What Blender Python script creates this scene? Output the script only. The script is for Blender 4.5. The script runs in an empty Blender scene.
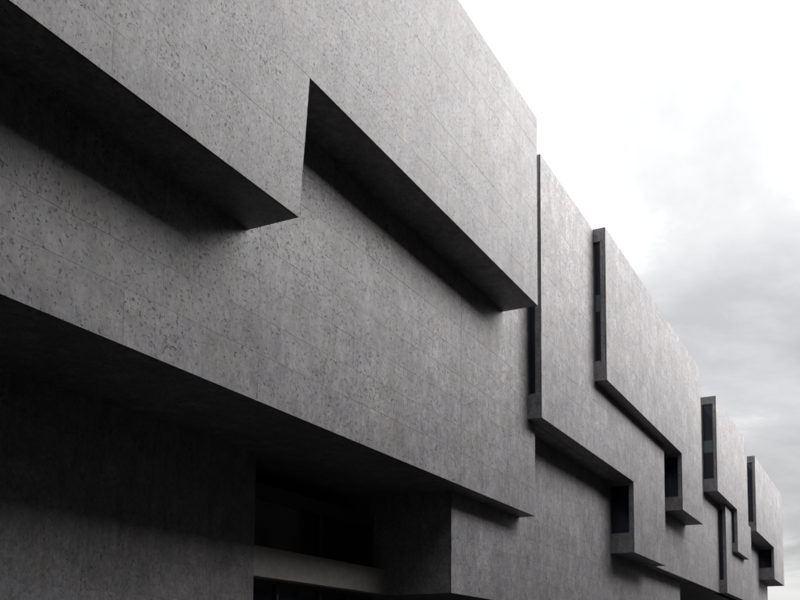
import bpy, bmesh, math, random
from mathutils import Vector, Matrix
random.seed(7)
S = bpy.context.scene
COL = S.collection
EYE = 1.6                                   # camera height; all heights below are metres above the eye

# ------------------------------------------------------------------ camera
cam = bpy.data.cameras.new('camera'); co = bpy.data.objects.new('camera', cam); COL.objects.link(co)
cam.sensor_fit = 'HORIZONTAL'; cam.sensor_width = 36.0
cam.lens = 36.0 * 912.04 / 800.0
cam.shift_x = -0.1; cam.shift_y = 290.0 / 800.0          # rising-front lens: verticals stay upright
cam.clip_start = 0.1; cam.clip_end = 6000
# facade runs along +X, the wall lies towards +Y
YAW = math.atan2(0.90889, 0.41703)           # angle between the facade direction and the lens' right axis
PITCH = math.radians(4.888)
fwd = Vector((0.90889, 0.41703, 0)) * math.cos(PITCH) + Vector((0, 0, 1)) * math.sin(PITCH)
co.location = (0, 0, EYE)
co.rotation_euler = fwd.to_track_quat('-Z', 'Y').to_euler()
S.camera = co

# ------------------------------------------------------------------ sky, sun, exposure
SUN_AZ = math.radians(-60)                   # measured from +X (along the facade) towards +Y (into the wall)
SUN_EL = math.radians(27)
w = bpy.data.worlds.new('World'); S.world = w; w.use_nodes = True
nt = w.node_tree; N = nt.nodes; L = nt.links; N.clear()
def nd(t, nt_=None, **k):
    n = (nt_ or nt).nodes.new(t)
    for a, b in k.items(): setattr(n, a, b)
    return n
def mth(op, a, b=None, nt_=None, clamp=False):
    t = nt_ or nt; n = t.nodes.new('ShaderNodeMath'); n.operation = op; n.use_clamp = clamp
    for i, v in enumerate((a, b)):
        if v is None: continue
        if isinstance(v, (int, float)): n.inputs[i].default_value = v
        else: t.links.new(v, n.inputs[i])
    return n.outputs[0]
out = nd('ShaderNodeOutputWorld')
sky = nd('ShaderNodeTexSky', sky_type='NISHITA', sun_disc=False)
sky.sun_elevation = SUN_EL; sky.sun_rotation = math.pi / 2 - SUN_AZ
sky.air_density = 1.0; sky.dust_density = 3.0
bg_sky = nd('ShaderNodeBackground'); bg_sky.inputs[1].default_value = 0.05
L.new(sky.outputs[0], bg_sky.inputs[0])
tc = nd('ShaderNodeTexCoord'); sp = nd('ShaderNodeSeparateXYZ'); L.new(tc.outputs['Generated'], sp.inputs[0])
zz = mth('MAXIMUM', sp.outputs[2], 0.0)
den = mth('ADD', zz, 0.22)
cmb = nd('ShaderNodeCombineXYZ')
L.new(mth('DIVIDE', sp.outputs[0], den), cmb.inputs[0]); L.new(mth('DIVIDE', sp.outputs[1], den), cmb.inputs[1])
CLOUD_OFF = (3.72, 4.05, 2.79)
mp = nd('ShaderNodeMapping'); mp.inputs['Location'].default_value = CLOUD_OFF
L.new(cmb.outputs[0], mp.inputs[0])
n1 = nd('ShaderNodeTexNoise'); n1.inputs['Scale'].default_value = 0.9; n1.inputs['Detail'].default_value = 7; n1.inputs['Roughness'].default_value = 0.58
n1.inputs['Distortion'].default_value = 0.35
L.new(mp.outputs[0], n1.inputs[0])
rmp = nd('ShaderNodeValToRGB')
e = rmp.color_ramp.elements
e[0].position = 0.38; e[0].color = (0.84, 0.84, 0.845, 1)
e[1].position = 0.64; e[1].color = (2.1, 2.1, 2.1, 1)
m_ = rmp.color_ramp.elements.new(0.50); m_.color = (1.16, 1.16, 1.16, 1)
L.new(n1.outputs['Fac'], rmp.inputs[0])
# overcast luminance law: brighter overhead than at the horizon
lum = mth('ADD', mth('MULTIPLY', zz, 1.65), 0.43)
vm = nd('ShaderNodeVectorMath', operation='SCALE'); L.new(rmp.outputs[0], vm.inputs[0]); L.new(lum, vm.inputs['Scale'])
bg_cloud = nd('ShaderNodeBackground'); bg_cloud.inputs[1].default_value = 0.161
L.new(vm.outputs[0], bg_cloud.inputs[0])
mx = nd('ShaderNodeMixShader'); mx.inputs[0].default_value = 0.93
L.new(bg_sky.outputs[0], mx.inputs[1]); L.new(bg_cloud.outputs[0], mx.inputs[2]); L.new(mx.outputs[0], out.inputs[0])

sun = bpy.data.lights.new('sun', 'SUN'); sun.energy = 1.5; sun.angle = math.radians(60); sun.color = (1, 0.98, 0.965)
so = bpy.data.objects.new('sun', sun); COL.objects.link(so)
sd = Vector((math.cos(SUN_AZ) * math.cos(SUN_EL), math.sin(SUN_AZ) * math.cos(SUN_EL), math.sin(SUN_EL)))
so.rotation_euler = sd.to_track_quat('Z', 'Y').to_euler(); so.location = sd * 60
V = S.view_settings
V.view_transform = 'Standard'; V.look = 'None'; V.gamma = 1; V.exposure = 2.16; V.use_curve_mapping = False

# ------------------------------------------------------------------ materials
def newmat(name):
    m = bpy.data.materials.new(name); m.use_nodes = True
    return m, m.node_tree, m.node_tree.nodes['Principled BSDF']
def stone_material():
    m, t, b = newmat('pitted_grey_stone')
    lk = t.links.new
    geo = nd('ShaderNodeNewGeometry', t); oi = nd('ShaderNodeObjectInfo', t)
    rnd = mth('FRACT', mth('ADD', oi.outputs['Random'], geo.outputs['Random Per Island'], t), None, t)
    # each slab is cut from another part of the quarry bed: shift the figure per slab
    off = nd('ShaderNodeCombineXYZ', t)
    lk(mth('MULTIPLY', rnd, 37.0, t), off.inputs[0]); lk(mth('MULTIPLY', rnd, 91.0, t), off.inputs[2])
    ad = nd('ShaderNodeVectorMath', t, operation='ADD'); lk(geo.outputs['Position'], ad.inputs[0]); lk(off.outputs[0], ad.inputs[1])
    def noise(src, sc, vec=(1, 1, 1), det=4, rough=.55, dist=0):
        mp = nd('ShaderNodeMapping', t); mp.inputs['Scale'].default_value = vec; lk(src, mp.inputs[0])
        n = nd('ShaderNodeTexNoise', t); n.inputs['Scale'].default_value = sc; n.inputs['Detail'].default_value = det
        n.inputs['Roughness'].default_value = rough; n.inputs['Distortion'].default_value = dist
        lk(mp.outputs[0], n.inputs[0]); return n.outputs['Fac']
    def ramp(src, p0, p1, v0, v1):
        n = nd('ShaderNodeMapRange', t); n.inputs[1].default_value = p0; n.inputs[2].default_value = p1
        n.inputs[3].default_value = v0; n.inputs[4].default_value = v1; lk(src, n.inputs[0]); return n.outputs[0]
    P, Q = geo.outputs['Position'], ad.outputs[0]
    big = noise(P, .7, (1, 1, .8), 4)                              # weathering over several slabs
    blot = noise(Q, 3.2, (1, 1, .75), 5, .6, .4)                    # pebble and cement blotches
    fine = noise(Q, 24, (1, 1, .6), 4, .65)                         # grain
    mid = noise(Q, 12.0, (1.0, 1, .75), 5, .7, .2)                    # pebbles
    strk = noise(P, 6.5, (1, 1, .10), 4, .6)                        # rain streaks
    # cavities of the conglomerate: sparse dark pits, taller than wide
    mp = nd('ShaderNodeMapping', t); mp.inputs['Scale'].default_value = (1, 1, .55); lk(Q, mp.inputs[0])
    wob = nd('ShaderNodeTexNoise', t); wob.inputs['Scale'].default_value = 9; wob.inputs['Detail'].default_value = 3; lk(mp.outputs[0], wob.inputs[0])
    ws = nd('ShaderNodeVectorMath', t, operation='SCALE'); lk(wob.outputs['Color'], ws.inputs[0]); ws.inputs['Scale'].default_value = .16
    wa = nd('ShaderNodeVectorMath', t, operation='ADD'); lk(mp.outputs[0], wa.inputs[0]); lk(ws.outputs[0], wa.inputs[1])
    pit = ramp(mth('ADD', noise(Q, 18.0, (1.0, 1, .75), 2.4, .5, .2), mth('MULTIPLY', mth('ADD', mth('SUBTRACT', noise(P, 1.3), .5, t), mth('MULTIPLY', mth('SUBTRACT', rnd, .45, t), .22, t), t), .2, t), t), .645, .70, 0, 1)
    vor2 = nd('ShaderNodeTexVoronoi', t); vor2.inputs['Scale'].default_value = 21; lk(wa.outputs[0], vor2.inputs[0])
    sep2 = nd('ShaderNodeSeparateColor', t); lk(vor2.outputs['Color'], sep2.inputs[0])
    pit2 = ramp(mth('SUBTRACT', ramp(sep2.outputs[1], .5, 1, 0, .42), vor2.outputs['Distance'], t), 0, .12, 0, 1)
    peb = ramp(mth('SUBTRACT', ramp(sep2.outputs[2], .6, 1, 0, .45), vor2.outputs['Distance'], t), 0, .15, 0, 1)
    pit = mth('MAXIMUM', pit, ramp(noise(Q, 9.0, (1.1, 1, .65), 2.5, .5, .3), .69, .74, 0, 1), t)
    cloudy = noise(Q, 1.7, (1, 1, .8), 4, .6, .5)
    val = mth('MULTIPLY', ramp(big, .3, .7, .82, 1.14), ramp(cloudy, .3, .7, .84, 1.14), t)
    for f in (ramp(blot, .3, .7, .77, 1.21), ramp(mid, .3, .7, .66, 1.32), ramp(fine, .3, .7, .76, 1.24), ramp(strk, .32, .68, .86, 1.11), ramp(rnd, 0, 1, .91, 1.07),
              ramp(pit, 0, 1, 1, .32), ramp(pit2, 0, 1, 1, .70), ramp(peb, 0, 1, 1, 1.16)):
        val = mth('MULTIPLY', val, f, t)
    tint = nd('ShaderNodeMix', t, data_type='RGBA')
    tint.inputs['A'].default_value = (STONE[0] * 1.02, STONE[1] * .985, STONE[2] * .97, 1); tint.inputs['B'].default_value = (STONE[0] * .97, STONE[1] * .985, STONE[2] * 1.05, 1)
    lk(ramp(noise(Q, 1.6), .35, .65, 0, 1), tint.inputs['Factor'])
    cs = nd('ShaderNodeVectorMath', t, operation='SCALE'); lk(tint.outputs['Result'], cs.inputs[0]); lk(val, cs.inputs['Scale'])
    lk(cs.outputs[0], b.inputs['Base Color'])
    b.inputs['Roughness'].default_value = .62
    lk(ramp(fine, .3, .7, .44, .66), b.inputs['Roughness'])
    b.inputs['Specular IOR Level'].default_value = .6
    h = mth('SUBTRACT', mth('ADD', mth('MULTIPLY', blot, .25, t), mth('MULTIPLY', fine, .12, t), t),
            mth('ADD', mth('MULTIPLY', pit, .55, t), mth('MULTIPLY', pit2, .2, t), t), t)
    bp = nd('ShaderNodeBump', t); bp.inputs['Strength'].default_value = .7; bp.inputs['Distance'].default_value = .02
    lk(h, bp.inputs['Height']); lk(bp.outputs[0], b.inputs['Normal'])
    return m
STONE = (0.225, 0.220, 0.2235)
M = {'stone': stone_material()}
def plain(name, col, rough, var=.15, scale=8, spec=.5, ior=1.5, metal=0, bump=0):
    m, t, b = newmat(name)
    n = nd('ShaderNodeTexNoise', t); n.inputs['Scale'].default_value = scale; n.inputs['Detail'].default_value = 5
    g = nd('ShaderNodeNewGeometry', t); t.links.new(g.outputs['Position'], n.inputs[0])
    r = nd('ShaderNodeMapRange', t); r.inputs[1].default_value = .3; r.inputs[2].default_value = .7
    r.inputs[3].default_value = 1 - var; r.inputs[4].default_value = 1 + var; t.links.new(n.outputs['Fac'], r.inputs[0])
    s = nd('ShaderNodeVectorMath', t, operation='SCALE'); s.inputs[0].default_value = col; t.links.new(r.outputs[0], s.inputs['Scale'])
    t.links.new(s.outputs[0], b.inputs['Base Color'])
    b.inputs['Roughness'].default_value = rough; b.inputs['IOR'].default_value = ior; b.inputs['Metallic'].default_value = metal
    b.inputs['Specular IOR Level'].default_value = spec
    if bump:
        bp = nd('ShaderNodeBump', t); bp.inputs['Distance'].default_value = bump; t.links.new(n.outputs['Fac'], bp.inputs['Height']); t.links.new(bp.outputs[0], b.inputs['Normal'])
    return m
M['glass'] = plain('dark_window_glass', (.007, .011, .024), .06, .1, 1.0, spec=.42)
M['transom'] = plain('bluish_transom_glass', (.085, .115, .135), .12, .1, 1.0)
M['metal'] = plain('dark_frame_metal', (.045, .045, .05), .45, .1)
M['asphalt'] = plain('asphalt', (.024, .024, .025), .95, .3, 40, spec=.15, bump=.01)
M['paving'] = plain('dark_basalt_paving', (.03, .03, .03), .9, .3, 6, spec=.15, bump=.006)
M['concrete'] = plain('pale_concrete', (.36, .352, .338), .8, .12, 5)
M['kerb'] = plain('granite_kerb', (.1, .1, .1), .8, .25, 30)

# ------------------------------------------------------------------ helpers
def link(name, me, mat, parent=None, loc=(0, 0, 0)):
    o = bpy.data.objects.new(name, me); COL.objects.link(o); o.parent = parent; o.location = loc
    if mat and not me.materials: me.materials.append(M[mat])
    return o
def prism(verts, faces, x0b, x1b, x0t, x1t, y0, y1, z0, z1):
    """a block whose left and right edges may lean (b = bottom, t = top)"""
    k = len(verts)
    for y in (y0, y1):
        verts += [(x0b, y, z0), (x1b, y, z0), (x1t, y, z1), (x0t, y, z1)]
    faces += [tuple(k + i for i in f) for f in ((0, 1, 2, 3), (5, 4, 7, 6), (4, 5, 1, 0), (3, 2, 6, 7), (4, 0, 3, 7), (1, 5, 6, 2))]
def mesh(name, prs):
    v, f = [], []
    for p in prs: prism(v, f, *p)
    me = bpy.data.meshes.new(name); me.from_pydata(v, [], f); me.update(); return me
def bx(x0, x1, y0, y1, z0, z1): return (x0, x1, x0, x1, y0, y1, z0, z1)

bld = bpy.data.objects.new('stone_building', None); COL.objects.link(bld)
bld.location = (0, 0, EYE)                   # children work in heights above the eye
bld['label'] = 'long grey stone-clad building with stepped overhanging blocks and black soffits'
bld['category'] = 'building'

# ------------------------------------------------------------------ levels and planes
Z1, Z2, Z3, ZT = 5.19, 8.43, 11.42, 17.70    # block undersides and parapet
YA, YC, YD, YF, YG, YB, YL = 10.0, 10.69, 10.18, 10.30, 10.40, 11.20, 11.80
SK = 0.006                                    # stone mortar face behind the slab faces
H, LEN, JH, JV = 0.735, 1.7, 0.0038, 0.001
panels = []                                  # (rank, block, name, data)
mcache = {}
def clad(block, y, rows, phase=0.0, xjoints=()):
    """rows: (z0, z1, left(z), right(z)); stone slabs in running bond, each its own piece"""
    for r, (z0, z1, xl, xr) in enumerate(rows):
        xa, xb = xl(z0), xr(z0)
        cuts = []
        x = math.floor((xa - phase) / LEN) * LEN + phase + (LEN / 2 if r % 2 else 0)
        while x < xb:
            if x > xa + .35 and x < xb - .35 and all(abs(x - j) > .35 for j in xjoints): cuts.append(x)
            x += LEN
        cuts = sorted(cuts + [j for j in xjoints if xa < j < xb])
        ed = [None] + cuts + [None]
        for a, b in zip(ed[:-1], ed[1:]):
            jl, jr = JV / 2, JV / 2
            if a in xjoints: jl = .006
            if b in xjoints: jr = .006
            lb = xl(z0) if a is None else a + jl; lt = xl(z1) if a is None else a + jl
            rb = xr(z0) if b is None else b - jr; rt = xr(z1) if b is None else b - jr
            c = ((lb + rb) / 2, y, (z0 + z1) / 2); d2 = c[0] ** 2 + c[1] ** 2 + c[2] ** 2
            seen = (c[0] + .8 > 7.4 * y / 10) and (c[2] < 8.6 + .0 * c[0] + (c[0] - 7.4) * .62)
            rank = (rb - lb) * (z1 - z0) * y / d2 ** 1.5 if seen else 0
            dy = random.uniform(-.002, .0015)
            panels.append((rank, block, (lb, rb, lt, rt, y + dy, y + .032, z0 + JH / 2 if r else z0, z1 - JH / 2)))
def rows_between(z0, z1, xl, xr, first=None):
    zs = [z0]; z = z0 + (first or H)
    while z < z1 - .3: zs.append(z); z += H
    zs.append(z1)
    f = lambda v: v if callable(v) else (lambda z, v=v: v)
    return [(a, b, f(xl), f(xr)) for a, b in zip(zs[:-1], zs[1:])]

def window(x, y0, y1, z0, z1, bands=(), label=None):
    """a tall slot window in the flank of a block, facing back along the street (-X)"""
    f = .05
    w_ = link('window', mesh('window', [bx(x - .03, x + .05, y0, y1, z0, z0 + f), bx(x - .03, x + .05, y0, y1, z1 - f, z1),
                                     bx(x - .03, x + .05, y0, y0 + f, z0 + f, z1 - f), bx(x - .03, x + .05, y1 - f, y1, z0 + f, z1 - f)]), 'metal', bld)
    link('pane', mesh('pane', [bx(x, x + .03, y0 + f, y1 - f, z0 + f, z1 - f)]), 'glass', w_)
    for a, b in bands:
        link('transom', mesh('transom', [bx(x - .012, x + .02, y0 + f, y1 - f, a, b)]), 'transom', w_)
    return w_

def block(name, x0, x1, yf, yb, z0, z1, tail=None, win=None, xr=None, shell=.22):
    """front shell, body behind it, lintel and sill round the flank window; tail = (x, z) hangs lower at the far end"""
    y = yf + SK; ys = yf + shell; D = .34
    sh = [bx(x0, x1, y, ys, z0, z1)]
    if win:
        wz0, wz1 = win
        sh += [bx(x0 + D, x1, ys, yb, z0, z1), bx(x0, x0 + D, ys, yb, z0, wz0), bx(x0, x0 + D, ys, yb, wz1, z1)]
    else:
        sh += [bx(x0, x1, ys, yb, z0, z1)]
    if tail:
        tx, tz, tw, tyb = tail['x'], tail['z'], tail['win'], tail['yb']
        sh += [bx(tx, x1, y, ys, tz, z0)]
        sh += [bx(tx + D, x1, ys, tyb, tz, z0), bx(tx, tx + D, ys, tyb, tz, tw[0])]
        if tw[1] < z0 - .01: sh += [bx(tx, tx + D, ys, tyb, tw[1], z0)]
    return link(name, mesh(name, sh), 'stone', bld)

# ---- main body behind the projecting blocks
XL = -8.0
body = link('main_wall', mesh('main_wall', [bx(XL, 28.97, YB + SK, 30, Z1, Z2 - .02), bx(XL, 76.4, YB + SK, 30, Z2 - .02, ZT - .5),
            bx(44.6, 76.4, YB + SK, 30, Z1, Z2 - .02), bx(76.4, 94.9, YL + SK, 30, Z1, Z3), bx(76.4, 96.5, YL + SK, 30, Z3, ZT - .5)]), 'stone', bld)
clad(body, YB, rows_between(Z1, 11.44, -2.0, 28.97, .95), .4, (23.1,))
clad(body, YB, rows_between(Z1, 11.44, 44.6, 64.6, .95), .9)
clad(body, YL, rows_between(Z1, Z3, 76.4, 94.9, .95), .5)
# ---- lower wall under the second block
low = link('lower_wall', mesh('lower_wall', [bx(23.7, 54.4, YL + SK, 29, 2.18, Z2)]), 'stone', bld)
clad(low, YL, rows_between(2.18, Z2 + .02, 23.7, 54.4, .9), .2)
# ---- front block with the hanging corner whose edge leans
lean = lambda z: 13.61 + (z - 8.47) * (13.88 - 13.61) / (11.42 - 8.47)
A = link('projecting_block', mesh('projecting_block', [(XL, 13.61, XL, 13.88, YA + SK, YB + .6, 8.47, 11.41), bx(XL, 26.16, YA + SK, YB + .6, 11.41, 17.62)]), 'stone', bld)
clad(A, YA, rows_between(8.47, 11.41, -2.0, lean), .6)
clad(A, YA, rows_between(11.41, 17.62, -2.0, 26.16), 1.1)
# ---- blocks with flank windows and tails
C = block('projecting_block', 28.3, 46.1, YC, 12.3, Z2, ZT + .03, {'x': 40.0, 'z': Z1 + .01, 'win': (6.10, Z2 - .12), 'yb': 12.3}, (9.28, 17.1))
clad(C, YC, rows_between(Z2, ZT + .03, 28.3, 46.1), .3)
clad(C, YC, rows_between(Z1 + .01, Z2, 40.0, 46.1, 1.0), .3, (44.3,))
window(28.42, YC + .22, YB - .002, 9.28, 17.1, [(12.45, 13.35)])
window(40.14, YC + .22, YL - .002, 6.10, Z2 - .12)
Dk = block('projecting_block', 34.28, 53.5, YD, 12.0, Z3, ZT + .02, {'x': 48.0, 'z': 8.38, 'win': (9.10, Z3 - .12), 'yb': 12.0}, (12.22, 17.18))
clad(Dk, YD, rows_between(Z3, ZT + .02, 34.28, 53.5), .8)
clad(Dk, YD, rows_between(8.38, Z3, 48.0, 53.5), .8)
window(34.40, YD + .22, YC - .002, 12.22, 17.18, [(14.3, 15.0)])
window(48.14, YD + .22, YB - .002, 9.10, Z3 - .12)
F = block('projecting_block', 59.3, 72.4, YF, 12.0, Z3, ZT, {'x': 67.0, 'z': 8.36, 'win': (9.0, Z3 - .12), 'yb': 12.0}, (12.25, 17.2))
clad(F, YF, rows_between(Z3, ZT, 59.3, 72.4), .5)
clad(F, YF, rows_between(8.36, Z3, 67.0, 72.4), .5)
window(59.42, YF + .22, YB - .002, 12.25, 17.2, [(14.0, 14.8)])
window(67.14, YF + .22, YC - .002, 9.0, Z3 - .12)
G = block('projecting_block', 77.6, 96.9, YG, 12.4, Z3 - .1, ZT - .05, {'x': 89.0, 'z': 8.32, 'win': (9.4, Z3 - .25), 'yb': 12.4}, (12.1, 17.1))
clad(G, YG, rows_between(Z3 - .1, ZT - .05, 77.6, 96.9), .2)
clad(G, YG, rows_between(8.32, Z3 - .1, 89.0, 96.9), .2)
window(77.72, YG + .22, YL - .002, 12.1, 17.1)
window(89.14, YG + .22, YL - .002, 9.4, Z3 - .25)
Hk = block('projecting_block', 64.4, 76.35, YC, YB + .4, Z1, Z3 + .02, None, (6.1, 11.1))
clad(Hk, YC, rows_between(Z1, Z3 - .02, 64.4, 76.35, .95), .7)
window(64.52, YC + .22, YB - .002, 6.1, 11.1)

# ---- ground floor set back under the overhang
GZ = -EYE + .12
rec = link('recessed_wall', mesh('recessed_wall', [bx(XL, 17.5, 14.0 + SK, 29, GZ, Z1)]), 'stone', bld)
clad(rec, 14.0, rows_between(GZ, Z1 - .01, -2.0, 17.5, .76), .55)
beam = link('spandrel_beam', mesh('spandrel_beam', [bx(17.5, 23.7, 14.06, 14.75, 2.22, 2.96)]), 'concrete', bld)
link('lintel', mesh('lintel', [bx(17.5, 23.7, 14.44, 14.8, 4.33, 4.62)]), 'metal', bld)
def front_glazing(x0, x1, y, z0, z1, muls):
    w_ = link('window', mesh('window', [bx(x0, x1, y - .06, y + .06, z0, z0 + .07), bx(x0, x1, y - .06, y + .06, z1 - .07, z1), bx(x0, x0 + .06, y - .06, y + .06, z0 + .07, z1 - .07), bx(x1 - .06, x1, y - .06, y + .06, z0 + .07, z1 - .07)]), 'metal', bld)
    ed = [x0] + muls + [x1]
    for a in muls: link('mullion', mesh('mullion', [bx(a - .04, a + .04, y - .08, y + .06, z0 + .07, z1 - .07)]), 'metal', w_)
    for a, b in zip(ed[:-1], ed[1:]):
        link('pane', mesh('pane', [bx(a + .04, b - .04, y, y + .03, z0 + .07, z1 - .07)]), 'glass', w_)
front_glazing(17.5, 23.7, 14.5, 2.965, 4.325, [20.9])
front_glazing(17.5, 23.7, 14.5, GZ, 2.215, [19.0, 20.9, 22.3])
front_glazing(23.75, 90.0, 16.0, GZ, Z1 - .05, [23.75 + 3.3 * k for k in range(1, 20)])
link('back_wall', mesh('back_wall', [bx(17.5, 96, 16.4, 29, GZ, Z1)]), 'stone', bld)

# ---- lay the slabs: the 300 that show largest one by one, the others joined per block
panels.sort(key=lambda p: -p[0])
rest = {}
for i, (rank, blk, g) in enumerate(panels):
    if i < 300 and rank > 0:
        lb, rb, lt, rt, y0, y1, z0, z1 = g
        key = (round(rb - lb, 3), round(lt - lb, 3), round(rt - lb, 3), round(y1 - y0, 3), round(z1 - z0, 3))
        if key not in mcache:
            mcache[key] = mesh('stone_panel', [(0, rb - lb, lt - lb, rt - lb, 0, y1 - y0, 0, z1 - z0)])
        link('stone_panel', mcache[key], 'stone', blk, (lb, y0, z0))
    else:
        rest.setdefault(blk.name, (blk, []))[1].append(g)
for blk, gs in rest.values():
    o = link('stone_cladding', mesh('stone_cladding', gs), 'stone', blk); o['kind'] = 'stuff'

# ------------------------------------------------------------------ street
def sheet(name, x0, x1, y0, y1, z0, z1, mat):
    o = link(name, mesh(name, [bx(x0, x1, y0, y1, z0, z1)]), mat); o['kind'] = 'structure'; return o
sheet('road', -2500, 2500, -2500, 2500, -.3, 0, 'asphalt')
sheet('pavement', -60, 160, 5.3, 30.5, 0.002, .12, 'paving')
sheet('kerb', -60, 160, 5.0, 5.298, 0.002, .125, 'kerb')

# ------------------------------------------------------------------ the other side of the street, out of view: houses added to shade the stone walls
M['render'] = plain('dark_brown_render', (.055, .050, .047), .9, .25, 3, spec=.2)
M['trim'] = plain('grey_stone_trim', (.14, .135, .13), .85, .2, 10, spec=.2)
sheet('far_pavement', -60, 160, -9.0, -6.2, 0.002, .12, 'paving')
def shade_house(x0, x1, h, label, y=-9.0, depth=14.0):
    r = bpy.data.objects.new('shade_house', None); COL.objects.link(r); r.location = (x0, y, 0)
    r['label'] = label; r['category'] = 'house'; r['group'] = 'added shading houses across the street'
    wd = x1 - x0
    n = int(wd // 3.2); st = int((h - 1.5) // 3.6); px = wd / n; pz = (h - 1.2) / st
    # wall built round its window openings
    parts = [bx(0, wd, -depth, -.35, 0, h)]
    for f in range(st):
        z0 = f * pz; a, b = z0 + .95, z0 + pz - .65
        parts += [bx(0, wd, -.35, 0, z0, a), bx(0, wd, -.35, 0, b, z0 + pz)]
        for k in range(n + 1):
            l_ = 0 if k == 0 else k * px - px / 2 + .6
            r_ = wd if k == n else k * px + px / 2 - .6
            if k == 0: l_, r_ = 0, px / 2 - .6
            elif k == n: l_, r_ = wd - px / 2 + .6, wd
            else: l_, r_ = (k - .5) * px + .6, (k + .5) * px - .6
            parts.append(bx(l_, r_, -.35, 0, a, b))
    parts.append(bx(0, wd, -.35, 0, st * pz, h))
    link('wall', mesh('wall', parts), 'render', r)
    link('cornice', mesh('cornice', [bx(-.1, wd + .1, .003, .45, h - .5, h + .05)]), 'trim', r)
    link('roof', mesh('roof', [bx(0, wd, -depth, .3, h + .051, h + .3)]), 'trim', r)
    me = mesh('window', [bx(-.6, -.53, -.3, -.22, 0, pz - 1.6), bx(.53, .6, -.3, -.22, 0, pz - 1.6), bx(-.53, .53, -.3, -.22, 0, .07), bx(-.53, .53, -.3, -.22, pz - 1.67, pz - 1.6)])
    mg = mesh('pane', [bx(-.53, .53, -.28, -.25, .07, pz - 1.67)])
    for f in range(st):
        for k in range(n):
            wn = link('window', me, 'metal', r, ((k + .5) * px, 0, f * pz + .95)); link('pane', mg, 'glass', wn)
SHADE_HOUSES = [(-58, -24, 28.0, 'unseen dark brown rendered house added for shade, opposite the left end of the stone building'),  # unseen row; heights and splits set to darken the lower and left walls
          (-23.9, 2, 31.5, 'tall unseen dark brown rendered house added for shade, facing the recessed ground floor wall'),
          (2.1, 25.0, 33.0, 'tall unseen dark brown rendered house added for shade, facing the leaning block corner'),
          (25.1, 46, 22.5, 'unseen dark brown rendered house added for shade, facing the lower stone wall'),
          (46.1, 62, 24.0, 'unseen dark brown rendered house added for shade, facing the second projecting block with windows'),
          (62.1, 84, 20.5, 'unseen dark brown rendered house added for shade, facing the third projecting block with windows'),
          (84.1, 118, 20.0, 'unseen dark brown rendered house added for shade, facing the last projecting block')]
for a in SHADE_HOUSES: shade_house(*a)
